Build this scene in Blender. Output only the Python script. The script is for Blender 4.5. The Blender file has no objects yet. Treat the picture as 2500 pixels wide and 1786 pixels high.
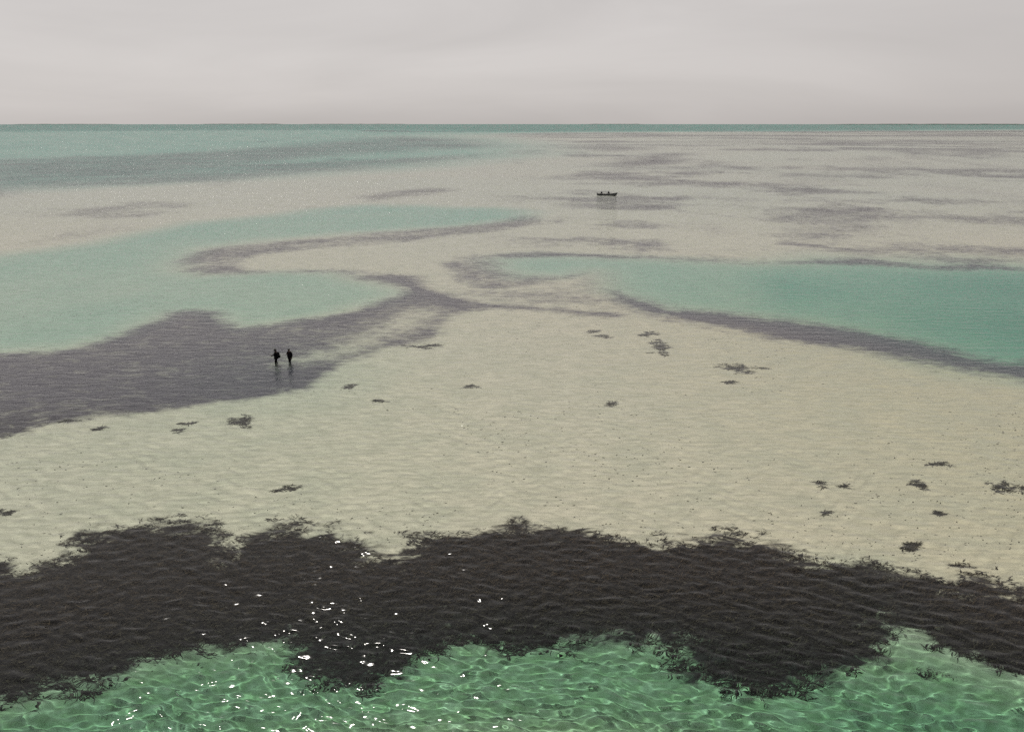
import bpy, bmesh, math, random
import numpy as np
from mathutils import Vector, Matrix

sc = bpy.context.scene
COL = sc.collection
R = math.radians

# ------------------------------------------------------------------ camera
CAM_H = 21.0
FPX = 1950.0                       # focal length in pixels of the 2500 px wide photograph
PITCH = math.atan((893 - 300.5) / FPX)
cam_d = bpy.data.cameras.new('camera')
cam_d.sensor_width = 36.0
cam_d.lens = 36.0 * FPX / 2500.0
cam_d.clip_start = 0.1
cam_d.clip_end = 60000
cam = bpy.data.objects.new('camera', cam_d)
COL.objects.link(cam)
cam.location = (0, 0, CAM_H)
cam.rotation_euler = (R(90) - PITCH, 0, 0)
sc.camera = cam

# ------------------------------------------------------------------ sky, sun, exposure
SUN_EL, SUN_AZ = R(54.5), R(-23)      # azimuth measured from +Y towards +X
world = bpy.data.worlds.new('World')
sc.world = world
world.use_nodes = True
wn = world.node_tree
wn.nodes.clear()
def wN(t, **k):
    n = wn.nodes.new(t)
    for a, b in k.items(): setattr(n, a, b)
    return n
wL = wn.links.new
sky = wN('ShaderNodeTexSky', sky_type='NISHITA', sun_disc=False)
sky.sun_elevation = SUN_EL
sky.sun_rotation = SUN_AZ
sky.air_density = 1.0
sky.dust_density = 1.5
sky.ozone_density = 1.0
hs = wN('ShaderNodeHueSaturation')
hs.inputs['Saturation'].default_value = 0.12
wL(sky.outputs[0], hs.inputs['Color'])
# a thin, even veil of high cloud whitens the blue; soft streaks in it
veil = wN('ShaderNodeMix', data_type='RGBA')
veil.inputs['Factor'].default_value = 0.72
veil.inputs[7].default_value = (5.75, 5.32, 5.1, 1)
wL(hs.outputs[0], veil.inputs[6])
tc = wN('ShaderNodeTexCoord')
mp = wN('ShaderNodeMapping')
mp.inputs['Scale'].default_value = (1.2, 1.2, 7.0)
mp.inputs['Rotation'].default_value = (0.08, -0.05, 0.4)
wL(tc.outputs['Generated'], mp.inputs[0])
nz = wN('ShaderNodeTexNoise')
nz.inputs['Scale'].default_value = 1.6
nz.inputs['Detail'].default_value = 6
nz.inputs['Distortion'].default_value = 0.6
wL(mp.outputs[0], nz.inputs['Vector'])
rp = wN('ShaderNodeMapRange')
rp.inputs['From Min'].default_value = 0.3
rp.inputs['From Max'].default_value = 0.7
rp.inputs['To Min'].default_value = 0.90
rp.inputs['To Max'].default_value = 1.06
wL(nz.outputs['Fac'], rp.inputs['Value'])
vm = wN('ShaderNodeVectorMath', operation='SCALE')
wL(veil.outputs[2], vm.inputs[0])
wL(rp.outputs[0], vm.inputs['Scale'])
bg = wN('ShaderNodeBackground')
bg.inputs['Strength'].default_value = 0.10
wL(vm.outputs[0], bg.inputs['Color'])
wo = wN('ShaderNodeOutputWorld')
wL(bg.outputs[0], wo.inputs['Surface'])

sun_l = bpy.data.lights.new('sun', 'SUN')
sun_l.energy = 3.35
sun_l.angle = R(0.55)
sun_l.color = (1.0, 0.95, 0.88)
sun_l.cycles.is_caustics_light = True     # real refraction of sunlight by the ripples
sun = bpy.data.objects.new('sun', sun_l)
COL.objects.link(sun)
sun_dir = Vector((math.cos(SUN_EL) * math.sin(SUN_AZ), math.cos(SUN_EL) * math.cos(SUN_AZ), math.sin(SUN_EL)))
sun.rotation_euler = sun_dir.to_track_quat('Z', 'Y').to_euler()
sun.location = sun_dir * 60

sc.view_settings.view_transform = 'Standard'
sc.view_settings.look = 'None'
sc.view_settings.exposure = 0.0
sc.view_settings.gamma = 1.0
sc.view_settings.use_curve_mapping = False
sc.render.engine = 'CYCLES'
sc.cycles.max_bounces = 5
sc.cycles.diffuse_bounces = 1
sc.cycles.transmission_bounces = 3
sc.cycles.glossy_bounces = 2
sc.cycles.caustics_refractive = True
sc.cycles.caustics_reflective = True
sc.cycles.blur_glossy = 1.0
sc.cycles.sample_clamp_indirect = 12.0
sc.cycles.use_denoising = False          # the photograph is grainy too
sc.cycles.sample_clamp_direct = 8.0
sc.cycles.use_adaptive_sampling = True
sc.cycles.adaptive_threshold = 0.025

# ------------------------------------------------------------------ helpers
def tag(o, label=None, cat=None, group=None, kind=None):
    if label: o['label'] = label
    if cat: o['category'] = cat
    if group: o['group'] = group
    if kind: o['kind'] = kind
    return o

def link(name, mesh, mat=None, parent=None, smooth=False):
    o = bpy.data.objects.new(name, mesh)
    COL.objects.link(o)
    if mat and not mesh.materials: mesh.materials.append(mat)
    if parent: o.parent = parent
    if smooth:
        mesh.polygons.foreach_set('use_smooth', [True] * len(mesh.polygons))
    return o

def empty(name, loc, rz=0.0):
    o = bpy.data.objects.new(name, None)
    o.empty_display_size = 0.3
    COL.objects.link(o)
    o.location = loc
    o.rotation_euler = (0, 0, rz)
    return o

def np_mesh(name, verts, faces):
    """verts (n,3) array, faces (m,k) array of one polygon size"""
    verts = np.asarray(verts, dtype=np.float32)
    faces = np.asarray(faces, dtype=np.int32)
    m = bpy.data.meshes.new(name)
    n, k = faces.shape
    m.vertices.add(len(verts)); m.vertices.foreach_set('co', verts.ravel())
    m.loops.add(n * k); m.loops.foreach_set('vertex_index', faces.ravel())
    m.polygons.add(n)
    m.polygons.foreach_set('loop_start', np.arange(0, n * k, k, dtype=np.int32))
    m.update(calc_edges=True)
    return m

def mat(name, color=(0.5, 0.5, 0.5), rough=0.6, spec=0.3):
    m = bpy.data.materials.new(name)
    m.use_nodes = True
    b = m.node_tree.nodes['Principled BSDF']
    b.inputs['Base Color'].default_value = (*color, 1)
    b.inputs['Roughness'].default_value = rough
    b.inputs['Specular IOR Level'].default_value = spec
    return m

def wear(m, scale=6.0, amount=0.35, bump=0.0):
    """procedural blotchy variation on a plain material"""
    nt = m.node_tree; b = nt.nodes['Principled BSDF']
    c = tuple(b.inputs['Base Color'].default_value)
    t = nt.nodes.new('ShaderNodeTexCoord'); n = nt.nodes.new('ShaderNodeTexNoise')
    n.inputs['Scale'].default_value = scale; n.inputs['Detail'].default_value = 6
    nt.links.new(t.outputs['Object'], n.inputs['Vector'])
    r = nt.nodes.new('ShaderNodeMix'); r.data_type = 'RGBA'
    r.inputs[6].default_value = tuple(max(0, v * (1 - amount)) for v in c[:3]) + (1,)
    r.inputs[7].default_value = tuple(min(1, v * (1 + amount)) for v in c[:3]) + (1,)
    nt.links.new(n.outputs['Fac'], r.inputs['Factor'])
    nt.links.new(r.outputs[2], b.inputs['Base Color'])
    if bump:
        bp = nt.nodes.new('ShaderNodeBump'); bp.inputs['Distance'].default_value = bump
        nt.links.new(n.outputs['Fac'], bp.inputs['Height']); nt.links.new(bp.outputs[0], b.inputs['Normal'])
    return m

_rs = np.random.RandomState(7)
_LAT = _rs.rand(512, 512)
def vnoise(x, y):
    xi = np.floor(x).astype(np.int64); yi = np.floor(y).astype(np.int64)
    fx = x - xi; fy = y - yi
    fx = fx * fx * (3 - 2 * fx); fy = fy * fy * (3 - 2 * fy)
    a = _LAT[xi & 511, yi & 511]; b = _LAT[(xi + 1) & 511, yi & 511]
    c = _LAT[xi & 511, (yi + 1) & 511]; d = _LAT[(xi + 1) & 511, (yi + 1) & 511]
    return (a * (1 - fx) + b * fx) * (1 - fy) + (c * (1 - fx) + d * fx) * fy
def fbm(x, y, o=4, g=0.5):
    s = 0; a = 1.0; t = 0.0
    for k in range(o):
        s = s + a * (vnoise(x + 17.3 * k, y - 9.1 * k) - 0.5); t += a
        a *= g; x = x * 2.03; y = y * 2.03
    return s / t * 2           # about -1..1

def sstep(a, b, x):
    t = np.clip((x - a) / (b - a), 0, 1)   # a may be greater than b
    return t * t * (3 - 2 * t)

# ------------------------------------------------------------------ plan of the flats
# The shores of the weed beds and channels were traced from the photograph and laid out on the ground plane.
CP, SP = math.cos(PITCH), math.sin(PITCH)
def ground(px, py):
    """point of the water plane seen at photograph pixel (px, py)"""
    a, b = (px - 1250.0), (893.0 - py)
    dx, dy, dz = a, FPX * CP + b * SP, -FPX * SP + b * CP
    dz = min(dz, -0.9)
    t = CAM_H / -dz
    return dx * t, dy * t

def bank(pts, k=1.0998):
    """outline in azimuth / log-distance coordinates (equal steps = equal angles on the ground)"""
    out = []
    for px, py in pts:
        x, y = ground(px * k, py * k)
        out.append((math.atan2(x, y), math.log(math.hypot(x, y))))
    return np.array(out)

def inside_dist(poly, a, l):
    """signed distance (positive inside) in az / log-r units"""
    d2 = np.full(a.shape, 1e9); ins = np.zeros(a.shape, bool)
    n = len(poly)
    for i in range(n):
        ax, ay = poly[i]; bx, by = poly[(i + 1) % n]
        ex, ey = bx - ax, by - ay
        wx, wy = a - ax, l - ay
        t = np.clip((wx * ex + wy * ey) / (ex * ex + ey * ey + 1e-12), 0, 1)
        dx, dy = wx - ex * t, wy - ey * t
        np.minimum(d2, dx * dx + dy * dy, out=d2)
        c = ((ay > l) != (by > l)) & (a < (bx - ax) * (l - ay) / (by - ay + 1e-12) + ax)
        ins ^= c
    d = np.sqrt(d2)
    return np.where(ins, d, -d)

def mask(poly, a, l, soft):
    lo = poly.min(0) - 3 * soft; hi = poly.max(0) + 3 * soft
    m = np.zeros(a.shape)
    sel = (a > lo[0]) & (a < hi[0]) & (l > lo[1]) & (l < hi[1])
    if sel.any():
        m[sel] = sstep(-soft, soft, inside_dist(poly, a[sel], l[sel]))
    return m

# (outline, weed density, edge softness)
WEED = [
 # foreground bed
 ([(-700,1330),(-300,1290),(0,1260),(60,1264),(120,1254),(170,1240),(200,1212),(215,1188),(260,1176),(300,1164),(345,1176),(390,1163),(430,1170),(458,1190),(472,1228),(500,1246),
   (528,1232),(545,1205),(590,1186),(640,1170),(690,1186),(720,1192),(750,1206),(800,1224),(850,1234),(888,1241),(910,1225),(930,1198),(1000,1192),(1060,1192),(1110,1186),
   (1160,1170),(1220,1175),(1300,1182),(1380,1197),(1480,1207),(1590,1206),(1600,1192),(1640,1192),(1652,1211),(1720,1222),(1752,1246),(1800,1260),(1880,1257),(1920,1264),
   (1980,1268),(2050,1291),(2120,1302),(2160,1286),(2200,1291),(2230,1312),(2273,1312),(2500,1340),(2900,1370),
   (2900,1620),(2500,1540),(2273,1474),(2230,1464),(2190,1452),(2130,1432),(2060,1402),(2000,1378),(1962,1346),(1924,1346),(1914,1380),(1924,1420),(1918,1450),(1890,1472),
   (1850,1482),(1780,1502),(1740,1520),(1680,1526),(1600,1512),(1545,1502),(1528,1482),(1534,1442),(1500,1422),(1430,1412),(1340,1402),(1280,1417),(1200,1432),(1120,1437),
   (1060,1422),(1020,1404),(980,1432),(930,1446),(900,1486),(850,1505),(790,1520),(720,1490),(665,1440),(640,1416),(540,1426),(430,1437),(322,1452),(285,1470),(232,1490),(110,1506),(70,1528),(0,1536),
   (-200,1560),(-700,1640)], 1.0, 0.05),
 # bed the two people wade through
 ([(-500,790),(0,780),(100,778),(190,765),(250,745),(330,715),(370,690),(430,685),(480,690),(510,710),(530,725),(600,718),(700,705),(780,690),(830,670),(885,655),
   (880,640),(840,630),(780,612),(860,606),(930,612),(960,640),(1040,660),(1090,668),(1200,680),(1330,690),(1400,700),(1340,708),(1200,692),(1090,686),(1040,692),(1000,702),(990,718),(985,742),(930,757),(850,776),(820,792),(770,808),(730,832),
   (705,846),(700,862),(640,873),(560,883),(470,892),(400,907),(330,917),(250,922),(160,927),(100,937),(50,957),(0,966),(-500,1020)], 0.88, 0.022),
 # tongue round the bright spit
 ([(780,612),(730,606),(600,606),(500,612),(440,612),(400,600),(390,590),(430,560),(480,548),(560,540),(700,528),(800,518),(900,511),(1000,500),(1100,490),
   (1160,477),(1210,480),(1216,490),(1180,500),(1100,513),(1000,527),(900,538),(800,546),(700,553),(620,561),(560,573),(524,588),(540,598),(620,602),(760,598),(860,606)], 0.72, 0.022),
 # dark weed at the head of the right channel
 ([(975,582),(1010,570),(1080,565),(1110,573),(1125,595),(1170,611),(1250,612),(1330,600),(1310,614),(1220,630),(1130,642),(1050,642),(1000,622)], 0.75, 0.022),
 # strip along the far bank of the right channel
 ([(1060,568),(1200,558),(1350,563),(1500,569),(1650,580),(1750,580),(1850,578),(1880,568),(1950,576),(2060,588),(2160,582),(2273,592),(2700,615),(2700,628),(2273,602),(2100,600),(1900,590),(1750,586),(1600,580),(1400,574),(1250,570),(1130,575)], 0.85, 0.018),
 # near bank of the right channel
 ([(1345,640),(1400,655),(1500,683),(1600,690),(1700,703),(1880,727),(2000,750),(2100,776),(2200,796),(2273,800),(2700,880),(2700,950),(2273,842),(2150,822),(2000,793),(1900,775),(1800,762),(1700,748),(1600,726),(1500,708),(1400,690),(1350,668)], 1.15, 0.05),
 # pale mauve junction
 ([(960,640),(1050,636),(1130,640),(1230,628),(1330,602),(1380,640),(1400,690),(1330,690),(1200,682),(1090,668)], 0.60, 0.07),
 # far left sea meadow
 ([(-900,455),(0,437),(80,424),(150,419),(250,413),(400,408),(480,410),(560,397),(700,386),(850,376),(950,366),(1050,353),(1115,346),(1105,340),(960,346),(800,353),(620,360),(700,352),(860,343),(1000,333),(1120,328),(1112,318),(1060,310),(960,304),(880,302),(760,308),(640,320),(450,335),(200,345),(0,352),(-900,360)], 0.66, 0.08),
 ([(80,480),(150,465),(250,455),(310,446),(440,450),(420,460),(330,466),(400,470),(330,480),(230,490),(160,482)], 0.6, 0.03),
 ([(0,556),(60,546),(180,530),(300,508),(320,494),(250,498),(120,510),(50,535)], 0.35, 0.03),
 ([(790,436),(850,426),(960,414),(1020,418),(1000,430),(900,440),(820,448)], 0.65, 0.03),
 # patches on the right-hand flats
 ([(1690,520),(1730,500),(1770,490),(1800,476),(1850,472),(1900,478),(1960,490),(1975,505),(1930,524),(1850,536),(1780,540),(1730,530)], 0.62, 0.05),
 ([(1800,476),(1880,470),(1960,468),(2050,480),(2085,492),(2060,506),(2000,516),(1950,512),(1990,498),(2030,492),(1980,480),(1880,480)], 0.35, 0.03),
 ([(1480,500),(1500,490),(1560,488),(1600,492),(1650,500),(1640,520),(1580,528),(1500,512)], 0.35, 0.05),
 ([(1280,368),(1330,362),(1390,352),(1430,342),(1520,338),(1560,342),(1500,352),(1570,352),(1520,362),(1440,370),(1350,372)], 0.8, 0.05),
 ([(1230,330),(1270,322),(1350,318),(1420,326),(1480,322),(1440,334),(1340,338)], 0.7, 0.05),
 ([(1350,352),(1400,346),(1420,356),(1370,360)], 0.7, 0.04),
 ([(1440,385),(1500,382),(1530,388),(1480,392)], 0.5, 0.04),
 ([(1640,375),(1720,372),(1780,382),(1860,392),(1960,405),(1880,412),(1760,412),(1680,406)], 0.35, 0.05),
 ([(1680,402),(1760,408),(1900,411),(2000,409),(1940,413),(1800,415),(1700,411)], 0.6, 0.012),
 ([(1500,440),(1560,428),(1680,432),(1720,448),(1640,462),(1560,466),(1600,450)], 0.42, 0.05),
 ([(1350,452),(1420,462),(1480,470),(1440,474),(1360,464)], 0.4, 0.05),
 ([(1840,345),(1960,350),(2080,368),(2140,382),(2040,390),(1930,380),(1860,362)], 0.35, 0.06),
 ([(1950,412),(2060,400),(2160,414),(2273,436),(2500,450),(2500,500),(2273,470),(2190,440),(2060,420)], 0.42, 0.05),
 ([(1880,330),(2050,345),(2200,366),(2400,380),(2400,388),(2180,372),(2020,352)], 0.5, 0.03),
 ([(1380,312),(1700,310),(2273,310),(2800,316),(2800,330),(2273,322),(1900,322),(1600,326),(1400,322)], 0.4, 0.06),
 ([(1170,302),(1400,299.5),(1800,300),(2273,300),(2800,300),(2800,304),(2273,304),(1800,304),(1400,304)], 0.75, 0.06),
 ([(1640,500),(1500,545),(1420,560),(1300,560),(1420,545),(1540,510)], 0.22, 0.05),
]
# (outline, depth in metres, softness)
DEEP = [
 ([(-900,1590),(-300,1570),(0,1520),(120,1490),(320,1440),(600,1405),(1000,1385),(1300,1370),(1600,1390),(1850,1400),(1925,1330),(1990,1365),(2150,1430),(2273,1480),(2900,1620),(3400,2600),(-1500,2600)], 0.62, 0.15),
 ([(-900,1990),(0,1680),(500,1570),(900,1520),(1300,1500),(1700,1570),(2100,1590),(2500,1650),(3400,1900),(3400,2900),(-1500,2900)], 0.75, 0.2),
 # left lagoon
 ([(-900,600),(0,566),(100,556),(200,541),(300,520),(450,494),(600,480),(700,466),(800,458),(900,458),(1000,462),(1100,463),(1165,470),(1150,485),(1050,495),(900,508),(700,521),(560,536),(440,550),(400,575),(378,600),(440,615),(600,608),(740,610),(840,632),
   (885,655),(830,672),(700,703),(540,724),(500,707),(430,692),(370,697),(250,747),(150,768),(0,780),(-900,800)], 0.62, 0.045),
 # right channel
 ([(1110,577),(1200,569),(1350,573),(1500,577),(1700,586),(1900,592),(2100,600),(2273,604),(2900,640),(2900,920),(2273,806),(2200,798),(2100,778),(2000,753),(1880,729),(1750,715),(1600,694),(1500,686),(1430,668),(1380,645),(1370,620),(1330,600),(1250,611),(1170,611),(1120,596)], 0.72, 0.06),
 ([(1900,594),(2100,601),(2273,605),(2900,640),(2900,920),(2273,803),(2150,785),(2020,745),(1940,690),(1900,640)], 1.3, 0.16),
 ([(1700,612),(1760,600),(1800,640),(1770,690),(1720,680)], 0.5, 0.06),
 # sea to the horizon
 ([(-3000,430),(0,418),(250,406),(560,391),(850,371),(1050,349),(1115,343),(1118,326),(960,302),(1150,294),(1400,292),(1700,291),(2000,289),(2273,287),(3500,286),(3500,200),(-3000,200)], 0.9, 0.14),
 ([(-3000,296),(0,292),(500,288),(900,288),(950,292),(1100,292.5),(1400,291.5),(1700,290.5),(2000,288.5),(2273,286.5),(3500,285),(3500,200),(-3000,200)], 2.2, 0.12),
]
WEED_B = [(bank(p), d, s) for p, d, s in WEED]
DEEP_B = [(bank(p), d, s) for p, d, s in DEEP]
SILT = bank([(628,806),(700,796),(760,784),(850,762),(940,720),(985,690),(930,684),(860,708),(760,758),(690,785),(630,796)])

def fields(x, y):
    """depth (m) and weed density 0..1 of the bed at ground points"""
    r = np.hypot(x, y) + 1e-6
    a = np.arctan2(x, y); l = np.log(r)
    # ragged banks: push the traced-outline coordinates about with ground noise at several scales
    na = fbm(x * .11, y * .11, 4); nb = fbm(x * .11 + 51, y * .11 + 23, 4)
    nc = fbm(a * 14, l * 14, 5); nd = fbm(a * 14 + 31, l * 14 + 71, 5)
    near = np.clip(40 / r, 0, 1)
    aw = a + .010 * na * near + .012 * nc * (1 - .6 * near)
    lw = l + .016 * nb * near + .018 * nd * (1 - .6 * near)
    base = 0.18 + 0.04 * fbm(x * .02, y * .02, 3) + .07 * sstep(.1, -.35, a) * sstep(5.2, 4.2, l) + .16 * np.exp(-((a + .30) / .12) ** 2 - ((l - 4.25) / .15) ** 2)
    def sound(lv):
        d_ = base.copy()
        for p, d, s in DEEP_B: d_ = d_ + d * mask(p, aw, lv, s)
        return d_
    shift = lambda d_: lw + np.log(np.maximum(r - .85 * d_, .3) / r)
    depth = sound(shift(sound(lw)))
    # uneven floors: bars and hollows inside the pools
    depth = depth + (depth - base) * .42 * fbm(x * .055 + 8, y * .038, 4) * sstep(40, 60, r)
    lw = shift(depth)
    weed = np.zeros_like(r)
    for p, d, s in WEED_B:
        m = mask(p, aw, lw, s)
        weed = np.maximum(weed, d * m)
    # loose mottling over the far flats on the right
    u = (sstep(math.log(105), math.log(150), l)) * sstep(-.12, .10, a)
    mot = fbm(a * 8 + 4, l * 11, 5, .6)
    weed = np.maximum(weed, u * .74 * sstep(-.25, .35, mot) * (1 - sstep(.5, .9, depth)))
    u2 = sstep(math.log(95), math.log(160), l) * (1 - sstep(-.12, .10, a))
    weed = np.maximum(weed, u2 * .34 * sstep(.10, .6, mot) * (1 - sstep(.5, .9, depth)))
    mm = sstep(-.5, .5, fbm(a * 11 + 9, l * 26, 5, .6))
    weed = np.maximum(weed, .70 * sstep(.9, 1.6, depth) * sstep(math.log(220), math.log(400), l) * (.35 + .9 * mm) * sstep(2.6, 1.8, depth))
    weed = weed * (1 - .30 * (1 - mm) * sstep(math.log(60), math.log(120), l) * (weed < .84))
    weed = weed * (1 - .12 * sstep(-.15, .45, fbm(x * .09 + 60, y * .075, 4, .6)) * sstep(45, 60, r) * sstep(260, 160, r))
    # the waders' milky trail of stirred-up silt lies over the weed
    weed = weed * (1 - .68 * mask(SILT, a, l, .045))
    # sand that creeps through the thin mats
    return depth, np.clip(weed, 0, 1)

# ------------------------------------------------------------------ seabed: one sheet round the camera to the horizon
az_f = np.linspace(R(-44), R(44), 620)
az_c = np.linspace(R(44), R(316), 60)[1:-1]
AZ = np.concatenate([az_f, az_c])
dep = np.concatenate([np.linspace(R(80), R(44), 14)[:-1], np.linspace(R(44), R(1.5), 400)[:-1]])
rad = np.concatenate([[0.6], CAM_H / np.tan(dep), np.exp(np.linspace(math.log(CAM_H / math.tan(R(1.5))), math.log(16500), 110))])
A2, R2 = np.meshgrid(AZ, rad)
X, Y = (R2 * np.sin(A2)).ravel(), (R2 * np.cos(A2)).ravel()
DEPTH, WEEDV = fields(X, Y)
lump = .05 * fbm(X * .55, Y * .55, 4) + .10 * fbm(X * .16 + 5, Y * .16, 3)
Z = -DEPTH + lump * np.clip(DEPTH, .15, 1.3) * np.clip(60 / R2.ravel(), 0, 1)
nA, nR = len(AZ), len(rad)
i0 = (np.arange(nR - 1)[:, None] * nA + np.arange(nA)[None, :])
i1 = (np.arange(nR - 1)[:, None] * nA + (np.arange(nA)[None, :] + 1) % nA)
F = np.stack([i0, i0 + nA, i1 + nA, i1], -1).reshape(-1, 4)[:, ::-1]
bed_me = np_mesh('seabed', np.stack([X, Y, Z], 1), F)
at = bed_me.attributes.new('weed', 'FLOAT', 'POINT')
at.data.foreach_set('value', WEEDV.astype(np.float32))

class NT:
    """tiny node-tree writer"""
    def __init__(s, name):
        s.m = bpy.data.materials.new(name); s.m.use_nodes = True
        s.t = s.m.node_tree; s.t.nodes.clear()
        s.out = s.t.nodes.new('ShaderNodeOutputMaterial')
    def n(s, t, ins=None, **k):
        nd = s.t.nodes.new(t)
        for a, b in k.items(): setattr(nd, a, b)
        for a, b in (ins or {}).items():
            if hasattr(b, 'is_output'): s.t.links.new(b, nd.inputs[a])
            else: nd.inputs[a].default_value = b
        return nd
    def noise(s, vec, scale, detail=5, rough=.55, dist=0.0, **k):
        return s.n('ShaderNodeTexNoise', {'Vector': vec, 'Scale': scale, 'Detail': detail, 'Roughness': rough, 'Distortion': dist}, **k)
    def math(s, op, a, b=0.0, c=0.0, clamp=False):
        nd = s.n('ShaderNodeMath', {0: a, 1: b, 2: c}, operation=op); nd.use_clamp = clamp
        return nd.outputs[0]
    def ramp(s, v, a, b, lo=0.0, hi=1.0, smooth=True):
        return s.n('ShaderNodeMapRange', {'Value': v, 'From Min': a, 'From Max': b, 'To Min': lo, 'To Max': hi},
                   interpolation_type='SMOOTHSTEP' if smooth else 'LINEAR').outputs[0]
    def mix(s, f, a, b, blend='MIX'):
        nd = s.n('ShaderNodeMix', data_type='RGBA', blend_type=blend)
        for i, v in ((0, f), (6, a), (7, b)):
            if hasattr(v, 'is_output'): s.t.links.new(v, nd.inputs[i])
            elif i == 0: nd.inputs[0].default_value = v
            else: nd.inputs[i].default_value = (*v, 1)
        return nd.outputs[2]
    def mapping(s, vec, scale=(1, 1, 1), rot=(0, 0, 0), loc=(0, 0, 0)):
        return s.n('ShaderNodeMapping', {'Vector': vec, 'Scale': scale, 'Rotation': rot, 'Location': loc}).outputs[0]

# seabed material
T = NT('seabed_sand_and_weed')
pos = T.n('ShaderNodeTexCoord').outputs['Object']
flat = T.mapping(pos, (1, 1, 0))
attr = T.n('ShaderNodeAttribute', attribute_name='weed').outputs['Fac']
n_big = T.noise(flat, .012, 3).outputs['Fac']
n_mid = T.noise(flat, .30, 4, .65).outputs['Fac']
n_fine = T.noise(flat, 4.0, 3, .65).outputs['Fac']
# ripple ridges of the sand: long crests, sunlight's ripple lines painted in as dark troughs
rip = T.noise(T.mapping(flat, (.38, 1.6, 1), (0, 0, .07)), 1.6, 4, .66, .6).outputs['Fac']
xs = T.n('ShaderNodeSeparateXYZ', {0: pos}).outputs
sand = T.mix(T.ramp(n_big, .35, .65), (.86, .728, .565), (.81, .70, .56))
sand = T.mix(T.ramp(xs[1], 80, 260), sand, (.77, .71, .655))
sand = T.mix(T.math('MULTIPLY', T.ramp(xs[0], -2, 42, 0, .8), T.ramp(xs[1], 150, 80)), sand, (.72, .60, .40))
sand = T.mix(T.ramp(n_mid, .35, .72, 0, .6), sand, (.64, .585, .45))
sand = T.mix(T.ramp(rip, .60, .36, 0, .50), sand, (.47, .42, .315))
sand = T.mix(T.ramp(n_fine, .56, .76, 0, .55), sand, (.40, .36, .27))
# turf algae on the floor of the deeper channels
deepf = T.math('MULTIPLY', T.ramp(xs[2], -.35, -.95), T.ramp(xs[1], 72, 55))
turf = T.noise(T.mapping(flat, (.8, 1.2, 1)), 1.7, 5, .65, .5).outputs['Fac']
sand = T.mix(T.math('MULTIPLY', deepf, T.ramp(turf, .34, .64, .66, .96)), sand, (.33, .365, .185))
wn1 = T.noise(T.mapping(flat, (.6, 1.0, 1), (0, 0, .15)), .9, 5, .68, .6).outputs['Fac']
wn2 = T.noise(flat, .10, 3, .6).outputs['Fac']
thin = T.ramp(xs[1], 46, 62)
wn12 = T.math('SUBTRACT', T.math('ADD', T.math('MULTIPLY', wn1, .75), T.math('MULTIPLY', wn2, .25)), .5)
wsum = T.math('ADD', T.math('MULTIPLY', attr, .50), T.math('MULTIPLY', wn12, T.ramp(thin, 0, 1, 1.7, .9)))
wmask = T.math('MULTIPLY', T.ramp(wsum, .06, T.ramp(thin, 0, 1, .32, .46)), T.ramp(attr, .02, .15), clamp=True)
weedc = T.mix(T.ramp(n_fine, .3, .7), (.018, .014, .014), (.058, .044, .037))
weedc = T.mix(thin, weedc, T.mix(T.ramp(n_fine, .3, .7), (.085, .068, .086), (.155, .126, .148)))  # sky's mauve sheen put into the colour of the farther weed
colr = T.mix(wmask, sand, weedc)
bh = T.math('MULTIPLY', rip, .12)
bmp = T.n('ShaderNodeBump', {'Height': bh, 'Strength': .8, 'Distance': 1.0})
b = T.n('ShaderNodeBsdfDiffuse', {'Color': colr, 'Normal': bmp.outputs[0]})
T.t.links.new(b.outputs[0], T.out.inputs[0])
M_bed = T.m
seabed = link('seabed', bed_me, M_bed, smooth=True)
seabed.cycles.is_caustics_receiver = True
tag(seabed, kind='structure')

# ------------------------------------------------------------------ water: a closed body with a rippled skin that refracts, mirrors and absorbs
WR = 16000.0
WN, WL0, WL1, WDIR, WSPREAD, WSLOPE = 54, .20, 1.25, .10, .48, .158   # wavelets: number, shortest, longest (m), heading, spread, steepness
w_az = np.concatenate([np.linspace(R(-42), R(42), 900), np.linspace(R(42), R(318), 50)[1:-1]])
w_dep = np.concatenate([np.linspace(R(82), R(47), 14)[:-1], np.linspace(R(47), R(2.2), 600)[:-1]])
w_rad = np.concatenate([CAM_H / np.tan(w_dep), np.exp(np.linspace(math.log(CAM_H / math.tan(R(2.2))), math.log(WR), 40))])
A2, R2 = np.meshgrid(w_az, w_rad)
WX, WY = (R2 * np.sin(A2)), (R2 * np.cos(A2))
dr = np.gradient(w_rad)[:, None]; da = np.abs(np.gradient(w_az))[None, :]
cell = np.maximum(dr, R2 * da)
rs_w = np.random.RandomState(5)
WZ = np.zeros_like(WX)
near = w_rad < 260                       # rows fine enough to carry wavelets
gx, gy, gc = WX[near], WY[near], cell[near]
# domain warp so that crests wander and break
qx = gx + .55 * fbm(gx * .35, gy * .35, 2); qy = gy + .40 * fbm(gx * .35 + 40, gy * .35 + 9, 2)
zz = np.zeros_like(gx)
gust = .75 + .5 * (fbm(gx * .05 + 3, gy * .07, 3) * .5 + .5)
for i in range(WN):
    lam = WL0 * (WL1 / WL0) ** (i / (WN - 1)) * rs_w.uniform(.9, 1.1)
    th = rs_w.normal(WDIR, WSPREAD) + (math.pi if rs_w.rand() < .15 else 0)
    kx, ky = math.sin(th) * 2 * math.pi / lam, math.cos(th) * 2 * math.pi / lam
    amp = WSLOPE * math.sqrt(2.0 / WN) * lam / (2 * math.pi)
    fade = np.clip((lam / gc - 2.2) / 2.5, 0, 1)
    ph = kx * qx + ky * qy + rs_w.uniform(0, 6.28)
    zz += amp * fade * (np.sin(ph) + .22 * np.sin(2 * ph + .8))
WZ[near] = zz * gust
nWA, nWR = len(w_az), len(w_rad)
V = np.stack([WX.ravel(), WY.ravel(), WZ.ravel()], 1)
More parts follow.
